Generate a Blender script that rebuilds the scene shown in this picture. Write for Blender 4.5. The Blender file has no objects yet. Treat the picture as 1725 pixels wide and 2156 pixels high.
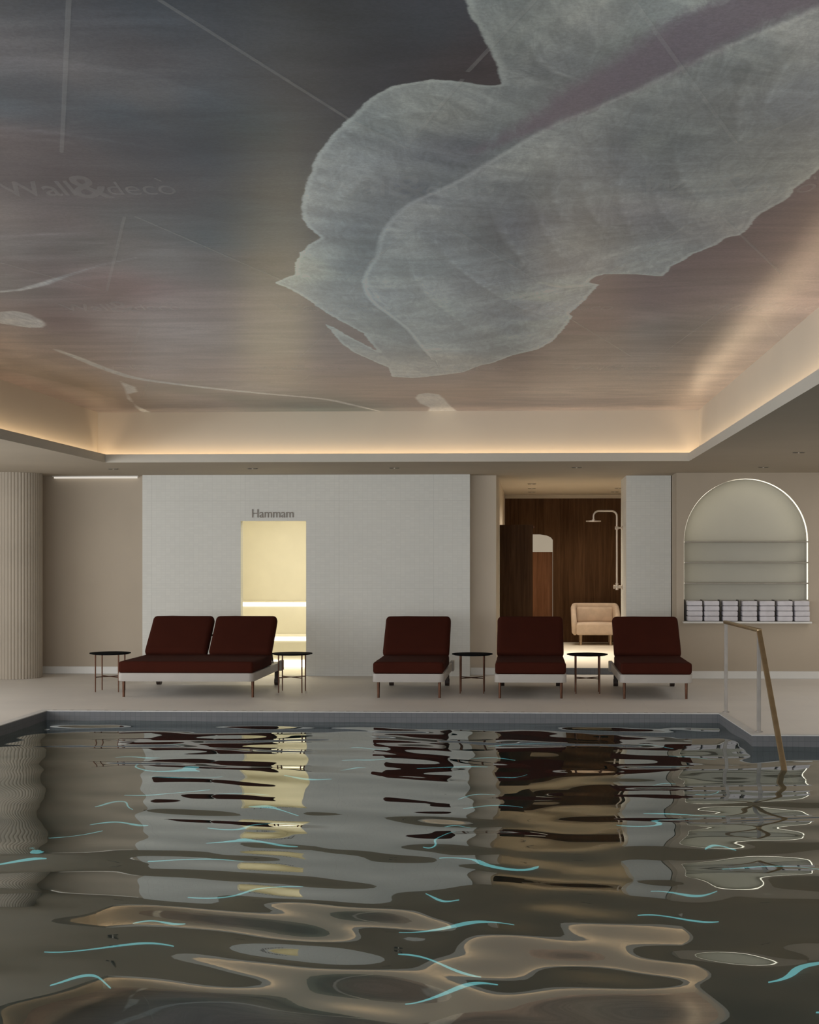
import bpy, bmesh, math, random
import numpy as np
from mathutils import Vector, Matrix, noise
from mathutils.geometry import tessellate_polygon
random.seed(7)
PI = math.pi
scene = bpy.context.scene
COL = scene.collection

MURAL = dict(
 cloud=[(-0.182,4.136),(-0.17,4.245),(-0.14,4.42),(-0.114,4.567),(-0.097,4.7),(-0.089,4.88),(-0.147,4.892),(-0.218,4.85),(-0.274,4.829),(-0.314,4.822),(-0.388,4.844),(-0.465,4.88),(-0.521,4.953),(-0.573,5.044),(-0.649,5.216),(-0.747,5.442),(-0.843,5.696),(-0.926,6.013),(-0.989,6.286),(-1.052,6.585),(-1.073,6.789),(-1.071,6.986),(-1.046,7.186),(-1.113,7.303),(-1.205,7.529),(-1.278,7.82),(-1.328,8.108),(-1.404,8.217),(-1.493,8.356),(-1.448,8.476),(-1.403,8.693),(-1.374,8.92),(-1.355,9.158),(-1.306,9.523),(-1.232,9.959),(-1.183,10.258),(-1.182,10.714),(-1.162,11.213),(-1.229,10.808),(-1.303,10.386),(-1.355,9.996),(-1.402,9.811),(-1.4,10.206),(-1.404,10.705),(-1.368,11.205),(-1.257,11.756),(-1.182,12.113),(-1.207,12.718),(-1.028,12.827),(-0.803,12.668),(-0.56,12.449),(-0.401,12.023),(-0.297,11.88),(-0.114,11.413),(0.092,11.083),(0.195,10.65),(0.253,10.164),(0.304,9.624),(0.283,9.474),(0.364,8.988),(0.403,8.67),(0.431,8.49),(0.363,8.4),(0.396,8.231),(0.447,8.165),(0.597,8.17),(0.779,8.246),(0.8,8.124),(0.799,7.979),(0.853,7.803),(0.885,7.634),(0.927,7.565),(0.983,7.419),(1.009,7.256),(1.073,7.205),(1.093,7.031),(1.091,6.874),(1.101,6.743),(1.153,6.583),(1.182,6.413),(1.172,6.314),(1.2,6.157),(1.217,5.994),(1.369,5.261),(1.641,4.207),(1.441,2.962),(-0.203,2.897),(-0.197,3.934)],
 small=[[(-3.649,9.228),(-3.475,9.271),(-3.362,9.221),(-3.307,9.333),(-3.309,9.617),(-3.347,9.795),(-3.411,9.915),(-3.512,9.911),(-3.601,9.785),(-3.773,9.541)],[(-1.137,14.431),(-1.082,14.096),(-0.98,13.978),(-0.871,14.105),(-0.839,14.617),(-0.814,15.263),(-0.762,15.865),(-1.111,15.851),(-1.05,15.35),(-1.124,14.967)],[(-3.388,8.568),(-3.197,8.529),(-3.06,8.473),(-2.8,8.218),(-2.555,7.979),(-2.29,7.73),(-2.036,7.567),(-2.12,7.637),(-2.373,7.828),(-2.616,8.085),(-2.848,8.362),(-3.053,8.534),(-3.22,8.59),(-3.419,8.645)],[(-3.734,12.928),(-3.856,13.511),(-4.081,14.402),(-4.161,15.083),(-4.19,15.73),(-4.285,15.726),(-4.226,15.226),(-4.084,14.623),(-3.953,13.984),(-3.803,13.787),(-3.72,13.402)]],
 wave=[(-3.669,10.935),(-3.644,11.382),(-3.62,12.078),(-3.545,12.694),(-3.343,13.085),(-3.001,13.544),(-2.581,13.996),(-2.084,14.48),(-1.86,15.032),(-1.629,15.727)],
 fold=[(1.012,3.888),(0.859,4.23),(0.742,4.403),(0.594,4.603),(0.49,4.769),(0.364,4.982),(0.223,5.172),(0.106,5.337),(0.018,5.503),(-0.095,5.725),(-0.198,5.931),(-0.308,6.152),(-0.446,6.365),(-0.545,6.533),(-0.651,6.834),(-0.737,7.187),(-0.804,7.64),(-0.873,7.913),(-0.948,8.291),(-0.979,8.662),(-0.97,9.07),(-0.899,9.615),(-0.845,10.121),(-0.811,10.801),(-0.779,11.387)],
 band=[(0.87,3.822),(0.793,4.071),(0.681,4.205),(0.54,4.407),(0.443,4.61),(0.349,4.787),(0.231,4.977),(0.121,5.184),(0.0,5.392),(-0.111,5.561),(-0.209,5.7)],
 bandw=[0.157,0.147,0.136,0.143,0.137,0.12,0.114,0.083,0.054,0.029,0.01],
 arcs=[[(-0.398,4.968),(-0.316,4.981),(-0.236,5.062),(-0.189,5.156),(-0.158,5.258)],[(0.219,5.876),(0.244,6.213),(0.283,6.548),(0.35,6.922),(0.429,7.18)],[(-0.173,6.487),(-0.149,6.903),(-0.11,7.321),(-0.026,7.732)],[(0.028,8.329),(0.199,8.556),(0.367,8.488)],[(0.565,6.306),(0.648,6.743),(0.781,7.141)],[(-0.132,6.621),(-0.096,7.212),(0.055,8.331)],[(0.044,6.539),(0.095,7.114),(0.237,7.931)],[(0.427,5.849),(0.408,6.3),(0.569,7.459)],[(0.744,4.688),(0.764,5.128),(0.824,5.597)],[(-0.49,6.989),(-0.395,7.906),(-0.091,9.105),(0.193,9.696)],[(-0.796,5.664),(-0.621,5.309),(-0.451,5.19),(-0.258,5.153)],[(0.574,5.587),(0.673,6.152),(0.872,6.752)],[(0.134,5.768),(0.115,6.288),(0.184,6.916)],[(-0.664,7.645),(-0.614,8.755),(-0.376,10.246)],[(0.881,4.521),(0.846,4.83),(0.868,5.355)],[(-0.892,6.502),(-0.774,6.254),(-0.609,5.879)],[(-0.015,4.365),(0.063,4.706),(0.228,4.902)]],
 ground=[(-1.531,4.083,84,86,86),(-1.324,4.091,80,82,84),(-1.136,4.17,72,78,82),(-0.863,4.218,62,66,70),(-0.58,4.229,58,60,62),(-0.305,4.354,62,65,68),(-0.206,4.742,68,62,62),(-0.111,4.745,72,64,64),(-1.673,4.463,98,96,95),(-1.518,4.69,98,95,92),(-1.244,4.566,80,78,78),(-1.333,4.89,88,88,86),(-1.679,4.928,84,88,90),(-1.883,5.024,80,90,95),(-1.49,5.149,80,90,95),(-1.132,5.108,68,76,80),(-1.003,5.341,62,74,78),(-0.765,4.964,62,62,66),(-0.569,4.727,62,62,65),(-0.861,5.468,72,72,74),(-1.067,6.242,76,78,78),(-2.033,5.422,98,90,88),(-1.871,5.491,92,86,85),(-1.518,5.57,72,74,78),(-1.266,5.713,66,74,80),(-2.235,5.962,92,86,86),(-1.957,6.049,90,84,84),(-1.589,6.221,78,78,80),(-1.364,6.664,72,82,86),(-2.482,6.62,112,106,102),(-2.29,6.722,106,100,98),(-1.862,6.836,88,92,92),(-1.585,7.154,72,84,88),(-2.747,7.329,108,106,104),(-2.252,7.348,96,96,94),(-1.94,7.595,100,100,98),(-1.74,7.853,86,86,86),(-1.397,7.867,90,86,82),(-2.729,8.013,104,98,96),(-3.077,8.207,104,102,100),(-2.526,8.524,112,98,96),(-2.325,8.532,120,102,100),(-2.152,9.024,118,108,104),(-1.849,9.035,116,106,102),(-1.417,9.407,110,102,98),(-3.146,9.722,104,92,90),(-2.876,9.936,122,114,110),(-2.425,10.166,128,120,116),(-1.997,10.635,120,112,106),(-1.495,10.896,112,102,98),(-3.672,10.569,120,110,104),(-3.915,10.443,132,116,104),(-4.448,11.864,110,98,88),(-4.15,12.182,120,108,98),(-4.282,13.971,108,94,84),(-4.379,13.117,98,84,76),(-4.631,12.823,120,106,96),(-3.328,12.214,132,122,118),(-3.39,14.214,124,116,112),(-2.506,12.246,130,118,112),(-1.843,11.967,122,108,102),(-1.558,12.943,116,102,94),(-1.223,14.091,118,104,96),(-0.753,14.109,118,102,92),(-0.043,13.003,120,108,100),(0.424,14.155,130,118,108),(1.326,13.792,132,122,112),(0.459,9.864,100,86,84),(0.643,8.805,102,88,88),(1.1,8.517,112,100,98),(0.677,10.74,112,104,98),(0.99,10.3,108,104,100),(1.332,10.313,116,110,104),(1.514,9.341,126,116,110),(1.724,8.847,124,112,106),(1.297,7.267,96,82,82),(1.356,6.68,94,80,80),(1.141,7.839,104,90,90),(1.397,12.399,134,124,114),(1.082,12.081,120,112,104),(-2.791,15.137,92,94,88),(-2.1,15.309,78,84,78),(-3.277,14.791,116,110,106),(-3.303,13.847,92,94,88),(-2.939,14.36,82,88,84),(-2.556,14.958,76,84,80),(-2.298,15.253,74,84,80),(-2.698,13.633,128,122,118)],  # far-end colours carry the warm light of the cove
 paint=[(-0.014,4.327,118,120,112),(0.202,4.335,122,122,114),(0.358,4.501,124,126,116),(0.446,4.345,142,145,136),(0.142,4.755,112,113,108),(-0.102,5.094,118,120,114),(-0.356,5.084,126,128,120),(-0.28,5.253,120,120,112),(-0.549,5.3,122,126,120),(-0.69,5.736,126,130,126),(-0.923,6.414,128,132,128),(-0.511,5.883,118,120,116),(-0.408,5.816,112,114,112),(-0.284,5.684,106,106,106),(-0.684,6.6,106,110,110),(-0.523,6.263,110,112,112),(-0.956,6.971,126,132,130),(-1.186,7.875,134,140,134),(-0.975,7.883,120,128,126),(-0.817,7.405,102,110,110),(-1.052,8.738,124,130,128),(-0.685,7.894,122,128,124),(-0.668,7.411,130,134,130),(-0.47,6.699,124,126,122),(-0.272,6.273,120,122,118),(-0.019,5.762,122,124,118),(-0.264,7.206,114,118,116),(-0.023,7.007,108,110,110),(0.188,6.291,112,116,114),(0.373,5.917,102,106,106),(0.537,5.586,104,108,104),(0.537,6.739,118,118,116),(0.336,7.229,112,114,110),(0.237,7.931,112,114,112),(0.648,5.019,112,114,110),(0.775,4.78,114,116,110),(0.981,5.032,102,106,106),(0.908,5.601,112,114,108),(0.92,6.32,120,122,116),(1.061,5.944,120,122,114),(0.886,4.362,124,124,118),(0.91,7.044,118,118,114),(0.74,7.701,126,130,126),(-0.649,9.256,124,130,126),(-0.31,8.461,120,124,122),(-0.031,9.281,114,118,118),(0.131,9.851,126,132,130),(-0.821,11.716,126,126,118),(-0.392,10.698,122,128,124),(-1.059,10.219,118,124,120),(0.088,8.783,132,136,132),(0.367,8.488,128,132,126),(-2.068,7.59,118,118,116),(-3.439,9.612,140,138,132),(-0.984,14.745,146,138,130)],
 lines=[(-1.071,4.083,-0.657,5.238),(-0.65,5.25,-0.473,5.624),(-1.325,4.073,-1.858,5.622),(0.027,4.126,-0.198,4.742),(-0.217,4.812,-0.469,5.579),(0.302,4.137,0.815,5.597),(1.052,5.183,0.856,5.599),(-1.909,6.69,-2.549,8.554),(-1.857,6.692,-1.418,8.301),(-0.462,6.746,-1.114,8.43),(-0.411,6.844,0.055,8.331),(-2.889,7.706,-2.578,8.553),(0.86,6.66,0.416,8.345),(0.923,6.801,1.472,8.246),(-2.618,9.644,-3.199,11.345),(-1.371,9.995,-1.841,11.453),(0.289,9.662,0.84,11.504),(1.303,9.159,1.082,11.249),(1.549,9.56,1.885,10.602),(-3.33,12.535,-3.912,14.322),(-1.939,12.59,-2.286,13.65)],
 texts=[(-1.939,6.29),(-0.536,6.345),(0.868,6.367),(-2.635,9.232),(-1.258,9.286),(0.165,9.342),(1.56,9.397),(-3.311,12.152),(-1.942,12.206),(-0.593,12.259),(0.736,12.311),(2.003,12.361)],
 sweeps=[([(-1.814,4.509),(-1.702,4.539),(-1.486,4.591),(-1.287,4.723),(-1.135,4.898),(-0.977,5.114)],0.22,0.35),([(-1.955,4.943),(-1.705,5.005),(-1.419,5.208),(-1.154,5.457)],0.12,-0.18),([(-2.09,5.286),(-1.884,5.318),(-1.666,5.437),(-1.446,5.586)],0.03,0.45),([(-2.126,5.375),(-1.923,5.426),(-1.76,5.496)],0.03,0.35),([(-2.798,7.074),(-2.5,7.054),(-2.154,7.026)],0.04,0.5),([(-2.56,7.224),(-2.358,7.21),(-2.152,7.263)],0.03,0.4),([(-3.024,8.536),(-2.529,7.9),(-2.103,7.529),(-1.747,7.323),(-1.345,7.294)],0.35,0.22),([(-3.044,9.929),(-2.714,9.265),(-2.329,8.768),(-1.849,8.475),(-1.411,8.599)],0.5,0.18),([(-2.668,9.003),(-2.475,8.651),(-2.2,8.387)],0.25,-0.2),([(0.242,10.38),(0.613,9.713),(1.031,9.149),(1.693,8.69)],0.45,0.2),([(0.147,11.085),(0.656,10.396),(1.237,10.098),(1.951,9.689)],0.3,-0.16),([(-0.042,12.664),(0.547,11.77),(1.283,11.388)],0.4,0.16),([(-4.688,11.855),(-4.426,12.492),(-4.253,13.572),(-4.197,14.847)],0.35,-0.35),([(-4.364,11.035),(-3.99,11.26),(-3.836,12.515)],0.5,0.2),([(-1.268,4.654),(-1.122,4.706),(-0.942,4.76)],0.12,0.2),([(-0.712,4.338),(-0.518,4.425),(-0.308,4.393)],0.3,-0.15)],
)


# ------------------------------------------------------------------ materials
def lin(c):
    return tuple(((v/255)/12.92 if v/255 <= .04045 else ((v/255+.055)/1.055)**2.4) for v in c)

class NT:
    """tiny node-tree helper"""
    def __init__(s, name):
        s.m = bpy.data.materials.new(name); s.m.use_nodes = True
        s.t = s.m.node_tree; s.n = s.t.nodes; s.l = s.t.links
        s.n.clear(); s.out = s.n.new('ShaderNodeOutputMaterial')
    def add(s, kind, **kw):
        n = s.n.new('ShaderNode'+kind)
        for k, v in kw.items():
            if k in n.inputs: s.set(n, k, v)
            else: setattr(n, k, v)
        return n
    def set(s, n, k, v):
        i = n.inputs[k]
        if hasattr(v, 'is_output'): s.l.new(v, i)
        else: i.default_value = v
    def math(s, op, a, b=0.0, c=None):
        n = s.n.new('ShaderNodeMath'); n.operation = op
        s.set(n, 0, a); s.set(n, 1, b)
        if c is not None: s.set(n, 2, c)
        return n.outputs[0]
    def mix(s, f, a, b, mode='MIX'):
        n = s.n.new('ShaderNodeMix'); n.data_type = 'RGBA'; n.blend_type = mode
        s.set(n, 0, f)
        for k, v in ((6, a), (7, b)):
            if isinstance(v, tuple) and len(v) == 3: v = (*v, 1)
            s.set(n, k, v)
        return n.outputs[2]
    def ramp(s, f, lo, hi, a=0.0, b=1.0):
        n = s.n.new('ShaderNodeMapRange'); n.interpolation_type = 'SMOOTHSTEP'
        s.set(n, 0, f); s.set(n, 1, lo); s.set(n, 2, hi); s.set(n, 3, a); s.set(n, 4, b)
        return n.outputs[0]
    def coords(s, scale=(1, 1, 1), rot=(0, 0, 0)):
        tc = s.n.new('ShaderNodeNewGeometry')
        mp = s.n.new('ShaderNodeMapping'); mp.inputs['Scale'].default_value = scale
        mp.inputs['Rotation'].default_value = rot
        s.l.new(tc.outputs['Position'], mp.inputs['Vector']); return mp.outputs[0]
    def noise(s, scale, detail=3, rough=.5, vec=None, dist=0.0):
        n = s.n.new('ShaderNodeTexNoise'); n.inputs['Scale'].default_value = scale
        n.inputs['Detail'].default_value = detail; n.inputs['Roughness'].default_value = rough
        n.inputs['Distortion'].default_value = dist
        if vec is not None: s.l.new(vec, n.inputs['Vector'])
        return n.outputs['Fac']
    def principled(s, color, rough=.6, metal=0.0, spec=.5, normal=None, **kw):
        p = s.n.new('ShaderNodeBsdfPrincipled')
        if isinstance(color, tuple) and len(color) == 3: color = (*color, 1)
        s.set(p, 'Base Color', color); s.set(p, 'Roughness', rough); s.set(p, 'Metallic', metal)
        s.set(p, 'Specular IOR Level', spec)
        if normal is not None: s.set(p, 'Normal', normal)
        for k, v in kw.items(): s.set(p, k, v)
        s.l.new(p.outputs[0], s.out.inputs['Surface']); return p
    def bump(s, h, strength=.3, dist=.01):
        b = s.n.new('ShaderNodeBump'); s.set(b, 'Strength', strength); s.set(b, 'Distance', dist)
        s.l.new(h, b.inputs['Height']); return b.outputs[0]

def mottled(name, color, rough=.7, amount=.06, scale=1.3, bumpy=0, fine=60, spec=.35, metal=0.0):
    t = NT(name); v = t.coords()
    n1 = t.noise(scale, 4, .55, v)
    dark = tuple(c*(1-amount*2) for c in color); lite = tuple(min(1, c*(1+amount)) for c in color)
    c = t.mix(t.ramp(n1, .3, .7), dark, lite)
    nm = t.bump(t.noise(fine, 3, .6, v), bumpy, .003) if bumpy else None
    t.principled(c, rough, metal, spec, nm); return t.m

def emission(name, color, strength):
    t = NT(name); v = t.coords(); n = t.noise(3, 1, .5, v)
    e = t.add('Emission'); t.set(e, 'Color', t.mix(t.ramp(n, .2, .8), tuple(c*.96 for c in color), color))
    e.inputs['Strength'].default_value = strength
    t.l.new(e.outputs[0], t.out.inputs['Surface']); return t.m

M = {}
M['taupe'] = mottled('taupe_plaster', (.50, .425, .335), .75, .03, .8, .15, 90)
M['pier'] = mottled('taupe_plaster_lightened', (.66, .575, .47), .75, .03, .8)  # taupe plaster lightened to offset the shade on the pier
M['soffit'] = mottled('soffit_plaster', (.47, .405, .32), .8, .03, .6)
M['cove'] = mottled('cove_plaster', (.66, .585, .48), .8, .02, .5)
M['lip'] = mottled('lip_plaster', (.57, .535, .465), .75, .02, .7)
M['base'] = mottled('skirting', (.80, .79, .76), .5, .02, 2)
M['bright_floor'] = mottled('platform_stone', (.72, .66, .55), .5, .04, 1)
M['niche_back'] = mottled('niche_plaster', (.60, .575, .49), .7, .03, .7)
M['room_wall'] = mottled('plain_plaster', (.45, .42, .37), .8, .03, .6)

def tile_mat(name, color, w, h, rough=.35):
    t = NT(name); geo = t.n.new('ShaderNodeNewGeometry')
    sep = t.n.new('ShaderNodeSeparateXYZ'); t.l.new(geo.outputs['Position'], sep.inputs[0])
    s = t.math('ADD', sep.outputs[0], sep.outputs[1])
    cmb = t.n.new('ShaderNodeCombineXYZ'); t.l.new(s, cmb.inputs[0]); t.l.new(sep.outputs[2], cmb.inputs[1])
    br = t.n.new('ShaderNodeTexBrick'); t.l.new(cmb.outputs[0], br.inputs['Vector'])
    br.offset = 0.0; br.inputs['Scale'].default_value = 1.0
    br.inputs['Brick Width'].default_value = w; br.inputs['Row Height'].default_value = h
    br.inputs['Mortar Size'].default_value = .0022; br.inputs['Mortar Smooth'].default_value = .4
    br.inputs['Color1'].default_value = (*[c*.975 for c in color], 1)
    br.inputs['Color2'].default_value = (*[min(1, c*1.02) for c in color], 1)
    br.inputs['Mortar'].default_value = (*[c*.92 for c in color], 1)
    br2 = t.n.new('ShaderNodeTexBrick'); t.l.new(cmb.outputs[0], br2.inputs['Vector'])
    br2.offset = 0.0; br2.inputs['Scale'].default_value = 1.0
    br2.inputs['Brick Width'].default_value = 1.2; br2.inputs['Row Height'].default_value = 1.11
    br2.inputs['Mortar Size'].default_value = .004
    br2.inputs['Color1'].default_value = (1, 1, 1, 1); br2.inputs['Color2'].default_value = (.985, .985, .985, 1)
    br2.inputs['Mortar'].default_value = (.93, .93, .93, 1)
    v = t.coords(); n = t.noise(1.1, 3, .5, v)
    c = t.mix(1.0, br.outputs['Color'], br2.outputs['Color'], 'MULTIPLY')
    c = t.mix(1.0, c, t.mix(t.ramp(n, .25, .75), (.95, .955, .96), (1, 1, 1)), 'MULTIPLY')
    t.principled(c, rough, 0, .4, t.bump(br.outputs['Fac'], -.15, .002)); return t.m
M['tile'] = tile_mat('white_mosaic_tile', (.72, .715, .665), .06, .03, .4)
M['hammam'] = mottled('cream_hammam_plaster', (.80, .77, .66), .6, .03, 1.2, .1, 30)

def floor_mat():
    t = NT('pale_stone_floor'); v = t.coords()
    br = t.n.new('ShaderNodeTexBrick'); t.l.new(v, br.inputs['Vector']); br.offset = 0.0
    br.inputs['Scale'].default_value = 1.0; br.inputs['Brick Width'].default_value = .6
    br.inputs['Row Height'].default_value = .6; br.inputs['Mortar Size'].default_value = .0015
    a = (.81, .775, .725)
    br.inputs['Color1'].default_value = (*a, 1); br.inputs['Color2'].default_value = (*[c*.97 for c in a], 1)
    br.inputs['Mortar'].default_value = (*[c*.9 for c in a], 1)
    n = t.noise(.9, 4, .55, v)
    c = t.mix(1.0, br.outputs['Color'], t.mix(t.ramp(n, .3, .7), (.93, .93, .94), (1, 1, 1)), 'MULTIPLY')
    t.principled(c, .5, 0, .35); return t.m
M['floor'] = floor_mat()

def pool_mat():
    t = NT('grey_pool_mosaic'); v = t.coords()
    geo = t.n.new('ShaderNodeNewGeometry'); sep = t.n.new('ShaderNodeSeparateXYZ')
    t.l.new(geo.outputs['Position'], sep.inputs[0])
    s = t.math('ADD', sep.outputs[0], sep.outputs[1])
    cmb = t.n.new('ShaderNodeCombineXYZ'); t.l.new(s, cmb.inputs[0]); t.l.new(sep.outputs[2], cmb.inputs[1])
    br = t.n.new('ShaderNodeTexBrick'); t.l.new(cmb.outputs[0], br.inputs['Vector']); br.offset = 0.0
    br.inputs['Scale'].default_value = 1; br.inputs['Brick Width'].default_value = .05
    br.inputs['Row Height'].default_value = .05; br.inputs['Mortar Size'].default_value = .002
    br.inputs['Color1'].default_value = (.17, .175, .185, 1); br.inputs['Color2'].default_value = (.155, .16, .17, 1)
    br.inputs['Mortar'].default_value = (.13, .135, .14, 1)
    t.principled(br.outputs['Color'], .5, 0, .3); return t.m
M['pool'] = pool_mat()
def pool_floor():
    t = NT('dark_green_pool_floor'); v = t.coords(); n = t.noise(.7, 3, .5, v)
    t.principled(t.mix(t.ramp(n, .3, .7), (.10, .12, .11), (.17, .19, .175)), .6, 0, .2); return t.m
M['pool_floor'] = pool_floor()
M['coping'] = mottled('pale_coping', (.66, .65, .63), .45, .04, 12)
M['cushion'] = mottled('oxblood_fabric', (.052, .0115, .0062), .95, .03, 5, .15, 220, .12)
M['frame'] = mottled('greige_frame', (.46, .43, .395), .45, .02, 3)
M['bronze'] = mottled('bronze_metal', (.13, .06, .035), .4, .08, 12, metal=.6)
M['dark'] = mottled('dark_bronze', (.035, .022, .016), .5, .08, 12)
M['table_top'] = mottled('black_table_top', (.004, .0045, .006), .8, .1, 14, spec=.03)
M['brass'] = mottled('brushed_brass', (.42, .31, .18), .35, .05, 10, metal=.75)
M['post'] = mottled('satin_steel_post', (.40, .37, .34), .45, .04, 10, metal=.2)
M['chrome'] = mottled('warm_satin_chrome', (.60, .50, .40), .35, .03, 10, metal=.35)
M['armchair'] = mottled('beige_upholstery', (.60, .47, .36), .9, .05, 8, .2, 180, .15)
M['chair_wood'] = mottled('pale_wood_leg', (.42, .30, .19), .6, .08, 10)
M['towel'] = mottled('lilac_grey_towel', (.72, .70, .74), .95, .04, 10, .5, 160, .1)
M['towel_fold'] = mottled('towel_fold_shade', (.36, .34, .35), .95, .04, 10, .5, 160, .1)
M['rack'] = mottled('dark_taupe_rack', (.17, .155, .14), .6, .05, 9)
M['shelf'] = mottled('thin_metal_shelf', (.36, .33, .28), .5, .04, 10)
M['letters'] = mottled('taupe_sign_letters', (.30, .265, .235), .6, .03, 9)
M['trimring'] = mottled('downlight_trim', (.30, .26, .20), .6, .03, 10)
M['lampdark'] = mottled('downlight_baffle', (.03, .027, .022), .6, .05, 10)

def wood(name, a, b, board=.14):
    t = NT(name); geo = t.n.new('ShaderNodeNewGeometry')
    v = t.coords((9, 9, .55)); n = t.noise(2.2, 5, .62, v, .6)
    v2 = t.coords((1/board, .001, .001)); sep = t.n.new('ShaderNodeSeparateXYZ'); t.l.new(v2, sep.inputs[0])
    fl = t.math('FLOOR', sep.outputs[0]); wn = t.n.new('ShaderNodeTexWhiteNoise'); wn.noise_dimensions = '1D'
    t.l.new(fl, wn.inputs['W'])
    fr = t.math('FRACT', sep.outputs[0]); g = t.ramp(t.math('ABSOLUTE', t.math('SUBTRACT', fr, .5)), .47, .5)
    f = t.math('ADD', t.math('MULTIPLY', t.ramp(n, .25, .75), .7), t.math('MULTIPLY', wn.outputs[0], .3))
    c = t.mix(f, a, b); c = t.mix(t.math('MULTIPLY', g, .45), c, tuple(x*.3 for x in a))
    t.principled(c, .6, 0, .08, t.bump(n, .1, .002)); return t.m
M['wood'] = wood('dark_walnut_boards', (.040, .018, .007), (.105, .054, .025))
M['wood_light'] = wood('lighter_walnut_board', (.15, .065, .03), (.26, .125, .065), .17)

M['led_warm'] = emission('warm_cove_strip', (1, .76, .50), 11)
M['led_niche'] = emission('niche_strip', (1, .93, .76), 2.6)
M['led_bench'] = emission('bench_strip', (1, .93, .72), 3.2)
M['led_slot'] = emission('slot_light', (1, .92, .80), .75)
M['lamp_dot'] = emission('small_lamp', (1, .9, .75), .35)
M['pool_glint'] = emission('cyan_glint_glow', (.26, .74, .80), 1.35)  # added glow standing in for cyan glints on the water
M['cream_glow'] = emission('glowing_cream_wall', (.36, .30, .22), 1.0)  # wall glows by itself, standing in for light falling on it

def water():
    t = NT('pool_water')
    f = t.add('Fresnel'); f.inputs['IOR'].default_value = 1.52
    g = t.add('BsdfGlossy'); g.inputs['Roughness'].default_value = .012
    g.inputs['Color'].default_value = (.88, .92, .92, 1)
    r = t.add('BsdfRefraction'); r.inputs['IOR'].default_value = 1.33; r.inputs['Roughness'].default_value = .0
    r.inputs['Color'].default_value = (.62, .80, .78, 1)
    d = t.add('BsdfDiffuse'); d.inputs['Color'].default_value = (.035, .06, .055, 1)
    n = t.noise(.5, 2, .5, t.coords())
    t.set(d, 'Color', t.mix(t.ramp(n, .3, .7), (.008, .038, .042), (.016, .060, .064)))
    a = t.add('MixShader'); a.inputs[0].default_value = .45
    t.l.new(r.outputs[0], a.inputs[1]); t.l.new(d.outputs[0], a.inputs[2])
    m = t.add('MixShader'); t.set(m, 0, t.math('POWER', f.outputs[0], .68))
    t.l.new(a.outputs[0], m.inputs[1]); t.l.new(g.outputs[0], m.inputs[2])
    t.l.new(m.outputs[0], t.out.inputs['Surface']); return t.m
M['water'] = water()

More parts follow.
